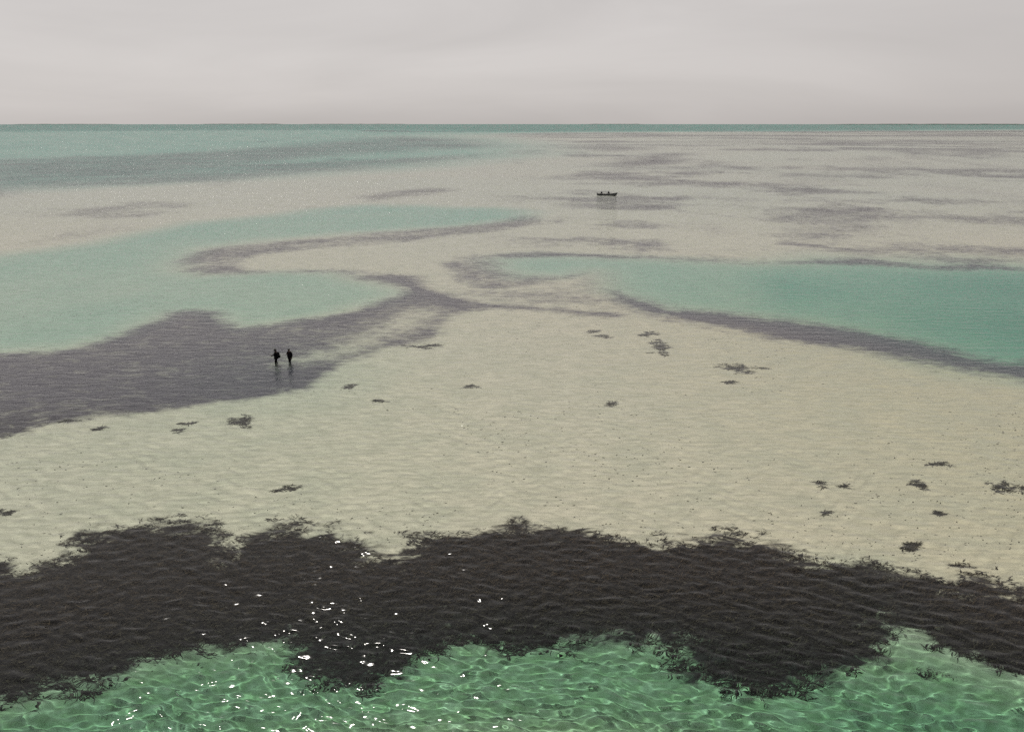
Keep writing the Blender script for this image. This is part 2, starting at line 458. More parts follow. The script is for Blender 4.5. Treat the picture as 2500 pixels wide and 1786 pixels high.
i0 = (np.arange(nWR - 1)[:, None] * nWA + np.arange(nWA)[None, :])
i1 = (np.arange(nWR - 1)[:, None] * nWA + (np.arange(nWA)[None, :] + 1) % nWA)
F = [np.stack([i0, i0 + nWA, i1 + nWA, i1], -1).reshape(-1, 4)[:, ::-1]]
nb = len(V)
rim = np.arange(nWA); r1 = (rim + 1) % nWA
V = np.concatenate([V, [[0, 0, 0]]])
F = np.concatenate(F)
T3 = np.stack([rim, r1, np.full(nWA, nb)], 1)[:, ::-1]
def poly_mesh(name, verts, quads, tris):
    m = bpy.data.meshes.new(name)
    nq, nt = len(quads), len(tris)
    m.vertices.add(len(verts)); m.vertices.foreach_set('co', np.asarray(verts, np.float32).ravel())
    m.loops.add(nq * 4 + nt * 3)
    m.loops.foreach_set('vertex_index', np.concatenate([quads.ravel(), tris.ravel()]).astype(np.int32))
    m.polygons.add(nq + nt)
    m.polygons.foreach_set('loop_start', np.concatenate([np.arange(nq) * 4, nq * 4 + np.arange(nt) * 3]).astype(np.int32))
    m.update(calc_edges=True)
    return m
wme = poly_mesh('water', V, F, T3)
# how deep the body of water is under each point of its skin
WD = np.full(WX.shape, .2)
WD[:] = fields(WX.ravel()[::1], WY.ravel())[0].reshape(WX.shape)
at = wme.attributes.new('depth', 'FLOAT', 'POINT')
at.data.foreach_set('value', np.append(WD.ravel(), 2.0).astype(np.float32))

T = NT('sea_water')
pos = T.n('ShaderNodeTexCoord').outputs['Object']
def waves(scale, sx, sy, rot, amp, detail=3, rough=.5, dist=.4, **k):
    v = T.mapping(pos, (sx, sy, 0), (0, 0, rot))
    return T.math('MULTIPLY', T.noise(v, scale, detail, rough, dist, **k).outputs['Fac'], amp)
h = waves(.75, .50, 1.5, .10, .115, 2, .5, .5)
h = T.math('ADD', h, waves(1.0, .55, 1.5, -.22, .050, 2, .5, .5, noise_type='RIDGED_MULTIFRACTAL'))
h = T.math('ADD', h, waves(3.0, .6, 1.5, .2, .052, 2, .5, .3))
rng = T.n('ShaderNodeVectorMath', {0: pos}, operation='LENGTH').outputs['Value']
h = T.math('MULTIPLY', h, T.ramp(rng, 32, 85, .12, .95))     # the mesh carries the near waves
bp = T.n('ShaderNodeBump', {'Height': h, 'Strength': 1.0, 'Distance': 1.0})
# small chop as facet slopes (does not fade with the pixel footprint); slopes raised with camera distance to offset lost bump detail
far_gain = T.ramp(T.n('ShaderNodeVectorMath', {0: pos}, operation='LENGTH').outputs['Value'], 75, 260, .06, 1.7)
mic = T.n('ShaderNodeVectorMath', {0: T.noise(T.mapping(pos, (.55, 1.25, 0), (0, 0, .12)), 3.6, 1, .55).outputs['Color'], 1: (.5, .5, .5)}, operation='SUBTRACT').outputs[0]
mic = T.n('ShaderNodeVectorMath', {0: mic, 1: (0, .075, 0)}, operation='SUBTRACT').outputs[0]      # facet normals tilted toward the camera to weaken the skiff's long reflection
mic = T.n('ShaderNodeVectorMath', {0: mic, 'Scale': far_gain}, operation='SCALE').outputs[0]
mic = T.n('ShaderNodeVectorMath', {0: mic, 1: (.9, .9, 0)}, operation='MULTIPLY').outputs[0]
nrm = T.n('ShaderNodeVectorMath', {0: bp.outputs[0], 1: mic}, operation='ADD').outputs[0]
nrm = T.n('ShaderNodeVectorMath', {0: nrm}, operation='NORMALIZE').outputs[0]
fr = T.n('ShaderNodeFresnel', {'IOR': 1.33, 'Normal': nrm}).outputs[0]
fr = T.math('MINIMUM', fr, .75)
# light is absorbed along its way down and again on its way up, more where the water is deep
SIG = (.41, .117, .128)                  # per metre
dpt = T.n('ShaderNodeAttribute', attribute_name='depth').outputs['Fac']
chan = [T.math('POWER', math.exp(-sg * 1.25), dpt) for sg in SIG]
wcol = T.n('ShaderNodeCombineColor', {0: chan[0], 1: chan[1], 2: chan[2]}).outputs[0]
refr = T.n('ShaderNodeBsdfRefraction', {'IOR': 1.33, 'Roughness': 0.0, 'Color': wcol})
glos = T.n('ShaderNodeBsdfGlossy', {'Roughness': .05, 'Normal': nrm})
ms = T.n('ShaderNodeMixShader', {0: fr, 1: refr.outputs[0], 2: glos.outputs[0]})
T.t.links.new(ms.outputs[0], T.out.inputs['Surface'])
water = link('water', wme, T.m, smooth=True)
water.cycles.is_caustics_caster = True
tag(water, kind='structure')

# ------------------------------------------------------------------ far islands on the horizon
M_isl = wear(mat('island_scrub', (.055, .075, .06), .9, .1), .01, .4)
def island(px0, px1, dist, hgt, seed):
    rnd = np.random.RandomState(seed)
    a0, a1 = math.atan((px0 - 1250) / FPX * 1.0), math.atan((px1 - 1250) / FPX * 1.0)
    n = 160
    t = np.linspace(0, 1, n)
    a = a0 + (a1 - a0) * t
    env = np.clip(np.minimum(t, 1 - t) * 8, 0.04, 1)
    top = hgt * env * (.62 + .38 * fbm(t * 30 + seed, t * 0 + seed, 4)) + .6
    prof = [(-1, -1.2), (-.8, .45), (-.3, .9), (.3, 1.0), (.8, .5), (1, -1.2)]
    V = []; Fc = []
    for i in range(n):
        for q, hz in prof:
            rr = dist + q * 160 * env[i]
            V.append((rr * math.sin(a[i]), rr * math.cos(a[i]), top[i] * hz))
    k = len(prof)
    for i in range(n - 1):
        for j in range(k - 1):
            Fc.append((i * k + j, (i + 1) * k + j, (i + 1) * k + j + 1, i * k + j + 1))
    o = link('island', np_mesh('island', V, Fc), M_isl)
    tag(o, kind='structure')
island(1960, 2900, 13000, 13, 3)
island(1420, 1560, 14500, 8, 9)
island(520, 720, 15000, 11, 5)
island(80, 330, 15300, 8, 6)
island(760, 1010, 15300, 7, 8)
island(-500, 40, 15300, 9, 12)

# ------------------------------------------------------------------ seaweed as real fronds
def weed_mat(name, dark, light):
    T = NT(name)
    g = T.n('ShaderNodeNewGeometry').outputs['Random Per Island']
    c = T.mix(T.math('POWER', g, 1.8), dark, light)
    b = T.n('ShaderNodeBsdfDiffuse', {'Color': c})
    T.t.links.new(b.outputs[0], T.out.inputs[0])
    return T.m
M_weed = weed_mat('brown_seaweed', (.011, .009, .009), (.120, .082, .056))
M_clump = weed_mat('olive_seaweed', (.028, .024, .017), (.11, .088, .054))

def fronds(base, direction, length, width, rise, rs):
    """ribbons of two quads each: base (n,3), heading, length, width, rise of the tip"""
    n = len(base)
    d = np.stack([np.cos(direction), np.sin(direction)], 1)
    p = np.stack([-d[:, 1], d[:, 0]], 1)
    bend = rs.normal(0, .25, n)
    V = np.zeros((n, 6, 3))
    for k, (s, wk) in enumerate(((0, .55), (.5, 1.0), (1.0, .25))):
        off = d * (length * s)[:, None] + p * (bend * length * s * s)[:, None]
        z = rise * (s ** .7)
        for e, sg in ((0, -1), (1, 1)):
            V[:, k * 2 + e, :2] = base[:, :2] + off + p * (sg * width * wk * .5)[:, None]
            V[:, k * 2 + e, 2] = base[:, 2] + z + sg * width * .3 * rs.uniform(-1, 1, n)
    i = np.arange(n)[:, None] * 6
    F = np.concatenate([i + np.array([[0, 1, 3, 2]]), i + np.array([[2, 3, 5, 4]])])
    return V.reshape(-1, 3), F

rs = np.random.RandomState(11)
# foreground bed: tufts wherever the traced outlines say weed, thinning to single sprigs at its edges
nT = 60000
ty = np.exp(rs.uniform(math.log(17), math.log(52), nT)); tx = rs.uniform(-1.05, 1.05, nT) * ty
dpt, wd = fields(tx, ty)
tone = fbm(tx * .9, ty * .9, 4)
keep = rs.rand(nT) < np.clip((wd - .10) * 1.5 + tone * 1.0 * (wd > .02), 0, 1)
tx, ty, dpt, wd = tx[keep], ty[keep], dpt[keep], wd[keep]
per = 6
bx = np.repeat(tx, per) + rs.normal(0, .10, len(tx) * per)
by = np.repeat(ty, per) + rs.normal(0, .08, len(tx) * per)
bz = -np.repeat(dpt, per) - .03 + rs.uniform(0, .08, len(bx))
base = np.stack([bx, by, bz], 1)
L = rs.uniform(.14, .42, len(bx)); W = rs.uniform(.02, .055, len(bx))
rise = np.minimum(rs.uniform(.02, .22, len(bx)), np.repeat(dpt, per) * .6)
ang_ = rs.normal(.15, .55, len(bx)) + np.where(rs.rand(len(bx)) < .4, math.pi, 0)
V, Fc = fronds(base, ang_, L, W, rise, rs)
bedw = link('seaweed_bed', np_mesh('seaweed_bed', V, Fc), M_weed)
bedw.cycles.is_caustics_receiver = True
tag(bedw, 'broad dark brown seaweed bed across the foreground shallows', 'seaweed', kind='stuff')

# loose scraps strewn over the pale sand
nS = 26000
ty = np.exp(rs.uniform(math.log(24), math.log(110), nS)); tx = rs.uniform(-.8, .8, nS) * ty
dpt, wd = fields(tx, ty)
dens = np.clip(.10 + .9 * fbm(tx * .13 + 3, ty * .13, 4) + .18 * np.clip(1 - np.abs(ty - 36) / 14, 0, 1), 0, 1)
keep = (wd < .3) & (rs.rand(nS) < dens * .42) & (dpt < .9)
tx, ty, dpt = tx[keep], ty[keep], dpt[keep]
n = len(tx)
base = np.stack([tx, ty, -dpt + .015], 1)
sz = np.clip(ty / 45, .7, 2.0)
V, Fc = fronds(base, rs.normal(.1, .5, n), rs.uniform(.06, .20, n) * sz, rs.uniform(.03, .07, n) * sz, rs.uniform(.01, .05, n), rs)
scr = link('seaweed_scraps', np_mesh('seaweed_scraps', V, Fc), M_clump)
scr.cycles.is_caustics_receiver = True
tag(scr, 'small loose scraps of seaweed strewn over the pale sand', 'seaweed', kind='stuff')

def clump(px, py, pw, ph, nt, label, seed, material=M_clump, k=1.0998):
    """one clump of weed growing on the bed: nt tufts inside an uneven outline"""
    rs = np.random.RandomState(seed)
    px, py, pw, ph = px * k, py * k, pw * k * 1.2, ph * k * 1.35
    nt = int(nt * 1.5)
    cx, cy = ground(px, py)
    x0, _ = ground(px - pw / 2, py); x1, _ = ground(px + pw / 2, py)
    _, ya = ground(px, py + ph / 2); _, yb = ground(px, py - ph / 2)
    hw, hd = (x1 - x0) / 2, (yb - ya) / 2
    dz = float(fields(np.array([cx]), np.array([cy]))[0][0])
    cy += .75 * dz                        # refraction lifts the bed towards the viewer
    # a few arms radiating from off-centre hearts
    arms = max(3, nt // 6)
    aa = rs.uniform(0, 2 * math.pi, arms); al = rs.uniform(.35, 1.0, arms)
    ii = rs.randint(0, arms, nt); s = rs.rand(nt) ** .7
    ux = np.cos(aa[ii]) * al[ii] * s + rs.normal(0, .10, nt)
    uy = np.sin(aa[ii]) * al[ii] * s + rs.normal(0, .10, nt)
    per = 7
    sc_ = max(.6, min(2.2, cy / 40))
    bx = np.repeat(ux * hw, per) + rs.normal(0, .05 * sc_, nt * per)
    by = np.repeat(uy * hd, per) + rs.normal(0, .06 * sc_, nt * per)
    n = len(bx)
    base = np.stack([bx, by, rs.uniform(0, .03, n)], 1)
    V, Fc = fronds(base, rs.normal(.1, .5, n) + np.where(rs.rand(n) < .5, math.pi, 0), rs.uniform(.12, .34, n) * sc_, rs.uniform(.02, .045, n) * sc_, rs.uniform(.02, min(.12, dz * .5), n), rs)
    o = link('seaweed_clump', np_mesh('seaweed_clump', V, Fc), material)
    o.location = (cx, cy, -dz - .005)
    o.cycles.is_caustics_receiver = True
    return tag(o, label, 'seaweed', 'seaweed clumps on the sand flat')
CL = [
 (535, 933, 78, 26, 34, 'wide olive seaweed clump on sand left of centre, below the two waders'),
 (160, 933, 60, 14, 10, 'thin seaweed wisp hugging the bed edge at far left'),
 (222, 951, 44, 8, 8, 'small low seaweed sprig below the far left weed edge'),
 (412, 941, 36, 10, 9, 'small upper sprig of the close pair left of the wide clump'),
 (388, 955, 40, 8, 8, 'small lower sprig of the close pair left of the wide clump'),
 (640, 1085, 62, 22, 20, 'branching seaweed clump alone on the left foreground sand'),
 (4, 1136, 40, 34, 14, 'dark seaweed clump cut by the left picture edge'),
 (1468, 772, 56, 34, 34, 'squarish dark seaweed patch on sand right of centre'),
 (1442, 741, 46, 14, 14, 'small seaweed patch just above the squarish dark patch'),
 (1640, 815, 112, 18, 34, 'long flat seaweed streak below the right channel bank'),
 (1620, 848, 40, 9, 9, 'short seaweed sliver just below the long flat streak'),
 (1362, 896, 28, 14, 8, 'tiny seaweed knot alone in the middle of the sand'),
 (1045, 856, 30, 9, 7, 'tiny seaweed sprig on open sand right of the waders'),
 (930, 769, 90, 12, 20, 'thin seaweed streak at sand edge right of the silt trail'),
 (1330, 746, 60, 8, 9, 'thin broken seaweed line left of the small upper patch'),
 (1322, 735, 44, 6, 6, 'faint seaweed line just under the pale mauve junction'),
 (840, 889, 30, 7, 6, 'small slanting sprig on sand below right of the waders'),
 (770, 861, 50, 12, 9, 'scattered faint sprigs on sand just right of the waders reflections'),
 (2082, 1028, 48, 16, 12, 'bent seaweed sprig highest of those at lower right'),
 (2040, 1073, 62, 22, 22, 'dark starry seaweed clump left of the right edge clump'),
 (2236, 1080, 86, 36, 40, 'largest dark seaweed clump near the right picture edge'),
 (2088, 1143, 46, 16, 14, 'small forked seaweed clump between two bigger ones at lower right'),
 (2030, 1217, 84, 26, 36, 'dark seaweed clump just above the foreground bed at right'),
 (1826, 1076, 34, 16, 8, 'loose curved sprig left one of two on the right foreground sand'),
 (1876, 1078, 30, 12, 7, 'loose sprig right one of two on the right foreground sand'),
 (1840, 1136, 30, 14, 8, 'small sprig below the two loose sprigs at right'),
 (2118, 1497, 112, 34, 46, 'elongated black seaweed clump under green water at lower right'),
]
for i, c in enumerate(CL):
    clump(*c[:5], c[5], 100 + i, M_weed if i == len(CL) - 1 else M_clump)

# ------------------------------------------------------------------ two people wading with fishing rods
def skin_bm(chains):
    """chains: list of [(x, y, z, radius or (rx, ry)), ...] paths or branching dicts -> evaluated skin meshes in one bmesh"""
    bm_all = bmesh.new()
    for ch in chains:
        if isinstance(ch, dict): vs, es, root = ch['v'], ch['e'], ch.get('root', 0)
        else: vs, es, root = ch, [(i, i + 1) for i in range(len(ch) - 1)], 0
        me = bpy.data.meshes.new('tmp')
        me.from_pydata([v[:3] for v in vs], es, [])
        ob = bpy.data.objects.new('tmp', me); COL.objects.link(ob)
        ob.modifiers.new('skin', 'SKIN')
        if not me.skin_vertices:
            bpy.context.view_layer.objects.active = ob
            bpy.context.view_layer.update()
        for i, v in enumerate(vs):
            r = v[3]
            sv = me.skin_vertices[0].data[i]
            sv.radius = r if isinstance(r, tuple) else (r, r)
            sv.use_root = (i == root)
        sub = ob.modifiers.new('sub', 'SUBSURF'); sub.levels = 1; sub.render_levels = 1
        dg = bpy.context.evaluated_depsgraph_get()
        ev = ob.evaluated_get(dg)
        m2 = bpy.data.meshes.new_from_object(ev)
        bm_all.from_mesh(m2)
        bpy.data.objects.remove(ob); bpy.data.meshes.remove(me); bpy.data.meshes.remove(m2)
    return bm_all

def bm_obj(name, bm, material, parent=None, smooth=True):
    bmesh.ops.recalc_face_normals(bm, faces=bm.faces)
    me = bpy.data.meshes.new(name); bm.to_mesh(me); bm.free()
    return link(name, me, material, parent, smooth)

def tube(bm, pts, radii, seg=8, cap=True):
    rings = []
    pts = [Vector(p) for p in pts]
    for i, p in enumerate(pts):
        d = (pts[min(i + 1, len(pts) - 1)] - pts[max(i - 1, 0)]).normalized()
        up = Vector((0, 0, 1)) if abs(d.z) < .9 else Vector((1, 0, 0))
        a = d.cross(up).normalized(); b = d.cross(a)
        rings.append([bm.verts.new(p + (a * math.cos(t) + b * math.sin(t)) * radii[i]) for t in [2 * math.pi * k / seg for k in range(seg)]])
    for A, B in zip(rings[:-1], rings[1:]):
        for k in range(seg):
            bm.faces.new((A[k], A[(k + 1) % seg], B[(k + 1) % seg], B[k]))
    if cap:
        bm.faces.new(rings[0]); bm.faces.new(list(reversed(rings[-1])))
    return bm

def ellipsoid(bm, c, r, rot=None, u=14, v=10):
    m = Matrix.Translation(c) @ (rot.to_4x4() if rot else Matrix.Identity(4)) @ Matrix.Diagonal((*r, 1))
    bmesh.ops.create_uvsphere(bm, u_segments=u, v_segments=v, radius=1, matrix=m)
    return bm

def box(bm, c, d, bevel=.02, rot=None):
    m = Matrix.Translation(c) @ (rot.to_4x4() if rot else Matrix.Identity(4)) @ Matrix.Diagonal((*d, 1))
    g = bmesh.ops.create_cube(bm, size=1, matrix=m)
    if bevel:
        es = list({e for v in g['verts'] for e in v.link_edges})
        bmesh.ops.bevel(bm, geom=es, offset=bevel, segments=2, affect='EDGES')
    return bm

M_skin = wear(mat('tanned_skin', (.09, .05, .034), .6, .3), 12, .15)
M_jkt = wear(mat('dark_jacket_cloth', (.008, .008, .009), .95, .05), 25, .4, .004)
M_sht = wear(mat('dark_shorts_cloth', (.008, .008, .008), .95, .05), 25, .4, .004)
M_cap = wear(mat('grey_cap_cloth', (.045, .043, .040), .9, .1), 30, .3)
M_hair = wear(mat('black_hair', (.010, .008, .007), .7, .3), 60, .4)
M_pack = wear(mat('black_pack_nylon', (.007, .007, .008), .9, .1), 30, .4, .003)
M_rod = mat('graphite_rod', (.02, .02, .022), .45, .4)
M_reel = mat('dark_reel_metal', (.05, .05, .05), .35, .5)
M_boot = wear(mat('wading_boot_rubber', (.03, .028, .025), .8, .2), 20, .3)
M_eye = mat('eye_dark', (.01, .01, .01), .3, .5)

def hand(wrist, d, up, side, grip=1.0):
    """palm and five fingers; d = direction of the hand, up = back of the hand, side = thumb side"""
    w, d, up, side = Vector(wrist), Vector(d).normalized(), Vector(up).normalized(), Vector(side).normalized()
    ch = []
    pc = w + d * .05
    ch.append([(*(w - d * .015), (.024, .020)), (*(w + d * .03), (.034, .018)), (*(w + d * .085), (.038, .016))])
    for k, (off, ln) in enumerate(((.030, .070), (.010, .080), (-.010, .074), (-.030, .058))):
        p0 = w + d * .080 + side * off
        p1 = p0 + d * ln * .45 - up * .012 * grip
        p2 = p1 + (d * .35 - up * .95 * grip).normalized() * ln * .42
        p3 = p2 + (-d * .5 * grip - up * .6).normalized() * ln * .32
        ch.append([(*p0, .0095), (*p1, .009), (*p2, .0085), (*p3, .007)])
    t0 = w + d * .025 + side * .030
    t1 = t0 + (side * .7 + d * .6).normalized() * .035
    t2 = t1 + (d * .8 - up * .6 * grip).normalized() * .032
    ch.append([(*t0, .013), (*t1, .0105), (*t2, .008)])
    return ch

def person(loc, rz, pose, label, name='person'):
    """local axes: faces +Y, own right hand at +X; feet on z = 0. pose holds joint positions"""
    P = pose
    root = empty(name, loc, rz)
    tag(root, label, 'person', 'two people wading side by side')
    root.scale = (.95, .95, .95)
    J = P['joints']
    order = ['pelvis', 'waist', 'chest', 'collar', 'neck', 'skull', 'crown',
             'hip_l', 'knee_l', 'ankle_l', 'toe_l', 'hip_r', 'knee_r', 'ankle_r', 'toe_r',
             'sho_l', 'elb_l', 'wri_l', 'sho_r', 'elb_r', 'wri_r']
    rad = dict(pelvis=(.15, .11), waist=(.13, .10), chest=(.16, .115), collar=(.10, .08), neck=.055, skull=(.078, .095), crown=(.06, .07),
               hip_l=.085, knee_l=.058, ankle_l=.040, toe_l=(.04, .025), hip_r=.085, knee_r=.058, ankle_r=.040, toe_r=(.04, .025),
               sho_l=.060, elb_l=.042, wri_l=.028, sho_r=.060, elb_r=.042, wri_r=.028)
    ix = {n: i for i, n in enumerate(order)}
    V = [(*J[n], rad[n]) for n in order]
    pairs = [('pelvis', 'waist'), ('waist', 'chest'), ('chest', 'collar'), ('collar', 'neck'), ('neck', 'skull'), ('skull', 'crown')]
    for q in 'lr':
        pairs += [('pelvis', 'hip_' + q), ('hip_' + q, 'knee_' + q), ('knee_' + q, 'ankle_' + q), ('ankle_' + q, 'toe_' + q),
                  ('collar', 'sho_' + q), ('sho_' + q, 'elb_' + q), ('elb_' + q, 'wri_' + q)]
    chains = [dict(v=V, e=[(ix[a], ix[b]) for a, b in pairs], root=0)]
    for q, sg in (('l', -1), ('r', 1)):
        wv, ev = Vector(J['wri_' + q]), Vector(J['elb_' + q])
        d = P['hand_dir_' + q] if 'hand_dir_' + q in P else (wv - ev)
        chains += hand(wv, d, P.get('hand_up_' + q, (0, 0, 1)), P.get('hand_side_' + q, (-sg, 0, 0)))
    bmx = skin_bm(chains)
    # face: nose, brow, ears, chin
    hd = Vector(J['skull'])
    f = Vector(P.get('look', (0, 1, 0))).normalized(); rgt = f.cross(Vector((0, 0, 1))).normalized()
    ellipsoid(bmx, hd + f * .098 + Vector((0, 0, -.012)), (.013, .016, .024), u=8, v=6)
    for sg in (-1, 1):
        ellipsoid(bmx, hd + rgt * sg * .080 + Vector((0, 0, -.01)), (.010, .020, .032), u=8, v=6)
    ellipsoid(bmx, hd + f * .060 + Vector((0, 0, -.095)), (.042, .036, .030), u=10, v=6)
    ellipsoid(bmx, hd + f * .091 + Vector((0, 0, -.058)), (.024, .008, .007), u=8, v=6)
    bm_obj('body', bmx, M_skin, root)
    for sg in (-1, 1):
        be = bmesh.new(); ellipsoid(be, hd + f * .086 + rgt * sg * .032 + Vector((0, 0, .012)), (.011, .011, .009), u=8, v=6)
        bm_obj('eye', be, M_eye, root)
    # jacket over trunk and arms, hem where the pose says
    hem = P['hem']
    pel, ch_, co = Vector(J['pelvis']), Vector(J['chest']), Vector(J['collar'])
    jo = ['hem', 'pelvis', 'waist', 'chest', 'collar', 'sho_l', 'elb_l', 'cuf_l', 'sho_r', 'elb_r', 'cuf_r', 'neckline']
    jp = dict(J); jp['hem'] = (pel.x, pel.y, hem)
    for q in 'lr':
        a, b_ = Vector(J['elb_' + q]), Vector(J['wri_' + q]); jp['cuf_' + q] = tuple(a + (b_ - a) * .9)
    jp['neckline'] = tuple(co + (Vector(J['neck']) - co) * .55)
    k = P.get('girth', 1.0)
    jr = dict(hem=(.205 * k, .165 * k), pelvis=(.195 * k, .155 * k), waist=(.185 * k, .145 * k), chest=(.20 * k, .155 * k), collar=(.135, .11), neckline=.075,
              sho_l=.088 * k, elb_l=.068 * k, cuf_l=.048, sho_r=.088 * k, elb_r=.068 * k, cuf_r=.048)
    jx = {n: i for i, n in enumerate(jo)}
    jpairs = [('hem', 'pelvis'), ('pelvis', 'waist'), ('waist', 'chest'), ('chest', 'collar'), ('collar', 'neckline')]
    for q in 'lr': jpairs += [('collar', 'sho_' + q), ('sho_' + q, 'elb_' + q), ('elb_' + q, 'cuf_' + q)]
    bm_obj('jacket', skin_bm([dict(v=[(*jp[n], jr[n]) for n in jo], e=[(jx[a], jx[b]) for a, b in jpairs], root=1)]), M_jkt, root)
    # loose wading trousers down to the boots
    so = ['pelvis', 'hip_l', 'knee_l', 'leg_l', 'hip_r', 'knee_r', 'leg_r']
    sp = dict(J)
    for q in 'lr':
        a, b_ = Vector(J['knee_' + q]), Vector(J['ankle_' + q]); sp['leg_' + q] = tuple(a + (b_ - a) * .9)
    sr = dict(pelvis=(.165, .13), hip_l=.112, knee_l=.080, leg_l=.062, hip_r=.112, knee_r=.080, leg_r=.062)
    sx = {n: i for i, n in enumerate(so)}
    bm_obj('trousers', skin_bm([dict(v=[(*sp[n], sr[n]) for n in so], e=[(sx[a], sx[b]) for a, b in (('pelvis', 'hip_l'), ('hip_l', 'knee_l'), ('knee_l', 'leg_l'), ('pelvis', 'hip_r'), ('hip_r', 'knee_r'), ('knee_r', 'leg_r'))], root=0)]), M_sht, root)
    # boots
    for q in 'lr':
        a, t = Vector(J['ankle_' + q]), Vector(J['toe_' + q])
        bm_obj('boot', skin_bm([[(*(a + Vector((0, 0, .10))), .055), (*a, .055), (*(a + (t - a) * .5 - Vector((0, 0, .015))), (.052, .045)), (*t, (.05, .035))]]), M_boot, root)
    # hair and cap
    bh_ = bmesh.new()
    ellipsoid(bh_, hd - f * .012 + Vector((0, 0, .035)), (.090, .098, .100))
    bm_obj('hair', bh_, M_hair, root)
    bc = bmesh.new()
    ellipsoid(bc, hd + Vector((0, 0, .070)), (.098, .108, .078))
    brim = Matrix.Rotation(0, 3, 'Z')
    ellipsoid(bc, hd + f * .11 + Vector((0, 0, .052)), (.075, .075, .010))
    if P.get('hood'):
        ellipsoid(bc, hd - f * .02 + Vector((0, 0, -.06)), (.125, .12, .10))
    bm_obj('cap', bc, M_cap, root)
    return root

def fishing_rod(a, b, label, bend=.12):
    """thin tapered rod from butt a to tip b, with grip, reel and line guides"""
    a, b = Vector(a), Vector(b)
    root = empty('fishing_rod', a)
    tag(root, label, 'fishing rod', 'fishing rods carried by the waders')
    n = 14
    pts = []
    for i in range(n + 1):
        t = i / n
        p = (b - a) * t; p.z -= bend * t * t
        pts.append(p)
    bm_obj('blank', tube(bmesh.new(), pts, [.010 * (1 - .65 * i / n) for i in range(n + 1)], 6), M_rod, root)
    d = (b - a).normalized()
    bm_obj('grip', tube(bmesh.new(), [d * -.16, d * -.12, d * .10, d * .16], [.016, .018, .016, .011], 8), M_boot, root)
    side = d.cross(Vector((0, 0, 1))).normalized(); dn = d.cross(side).normalized()
    if dn.z > 0: dn = -dn
    c = dn * .055 - d * .05
    bm_obj('reel', tube(bmesh.new(), [c - side * .025, c - side * .018, c + side * .018, c + side * .025], [.03, .048, .048, .03], 14), M_reel, root)
    for t in (.28, .45, .6, .74, .86, .97):
        p = (b - a) * t; p.z -= bend * t * t
        bg_ = bmesh.new(); tube(bg_, [p + dn * .004, p + dn * .022], [.004, .006], 5)
        bm_obj('line_guide', bg_, M_reel, root)
    return root

def bed_z(x, y):
    return -float(fields(np.array([x]), np.array([y]))[0][0])

# left wader: walks to the left, rod held out in front, pack on the back
x1, y1 = ground(675.0, 884.5)
z1 = bed_z(x1, y1)
rz1 = R(82)
J1 = dict(pelvis=(0, 0, .93), waist=(0, .01, 1.08), chest=(0, .01, 1.29), collar=(0, .0, 1.43), neck=(0, .02, 1.52), skull=(0, .045, 1.645), crown=(0, .04, 1.72),
          hip_l=(-.09, 0, .89), knee_l=(-.09, .07, .50), ankle_l=(-.085, .03, .09), toe_l=(-.09, .19, .035),
          hip_r=(.09, 0, .89), knee_r=(.085, .03, .49), ankle_r=(.08, -.10, .12), toe_r=(.085, .05, .035),
          sho_l=(-.19, 0, 1.41), elb_l=(-.21, .13, 1.17), wri_l=(-.07, .40, 1.15),
          sho_r=(.19, 0, 1.41), elb_r=(.21, .10, 1.15), wri_r=(.04, .33, 1.09))
person((x1, y1, z1), rz1, dict(joints=J1, hem=.80, girth=.86, hood=True, hand_dir_l=(.5, .9, 0), hand_dir_r=(-.5, .85, .1), look=(0, 1, -.15)),
       'person in dark clothes wading at left, rod held out front, pack on back')
m1 = Matrix.Translation((x1, y1, z1)) @ Matrix.Rotation(rz1, 4, 'Z') @ Matrix.Scale(.95, 4)
fishing_rod(m1 @ Vector((-.015, .46, 1.12)), m1 @ Vector((-.55, 2.55, 2.30)), 'thin dark fishing rod pointing up left from the left wader')
bk = empty('backpack', m1 @ Vector((0, -.25, .86)), rz1)
tag(bk, 'dark backpack worn by the left wader', 'backpack')
bb = bmesh.new(); box(bb, (0, 0, .27), (.32, .19, .52), .07); bm_obj('pack_body', bb, M_pack, bk)
bb = bmesh.new(); box(bb, (0, -.12, .17), (.24, .09, .24), .035); bm_obj('front_pocket', bb, M_pack, bk)
bb = bmesh.new(); box(bb, (0, -.01, .53), (.28, .18, .07), .03); bm_obj('top_flap', bb, M_pack, bk)
for sg in (-1, 1):
    bb = bmesh.new(); tube(bb, [(sg * .12, .08, .50), (sg * .13, .18, .585), (sg * .13, .34, .58), (sg * .13, .435, .44), (sg * .14, .36, .22), (sg * .14, .09, .06)], [.016] * 6, 6)
    bm_obj('strap', bb, M_pack, bk)

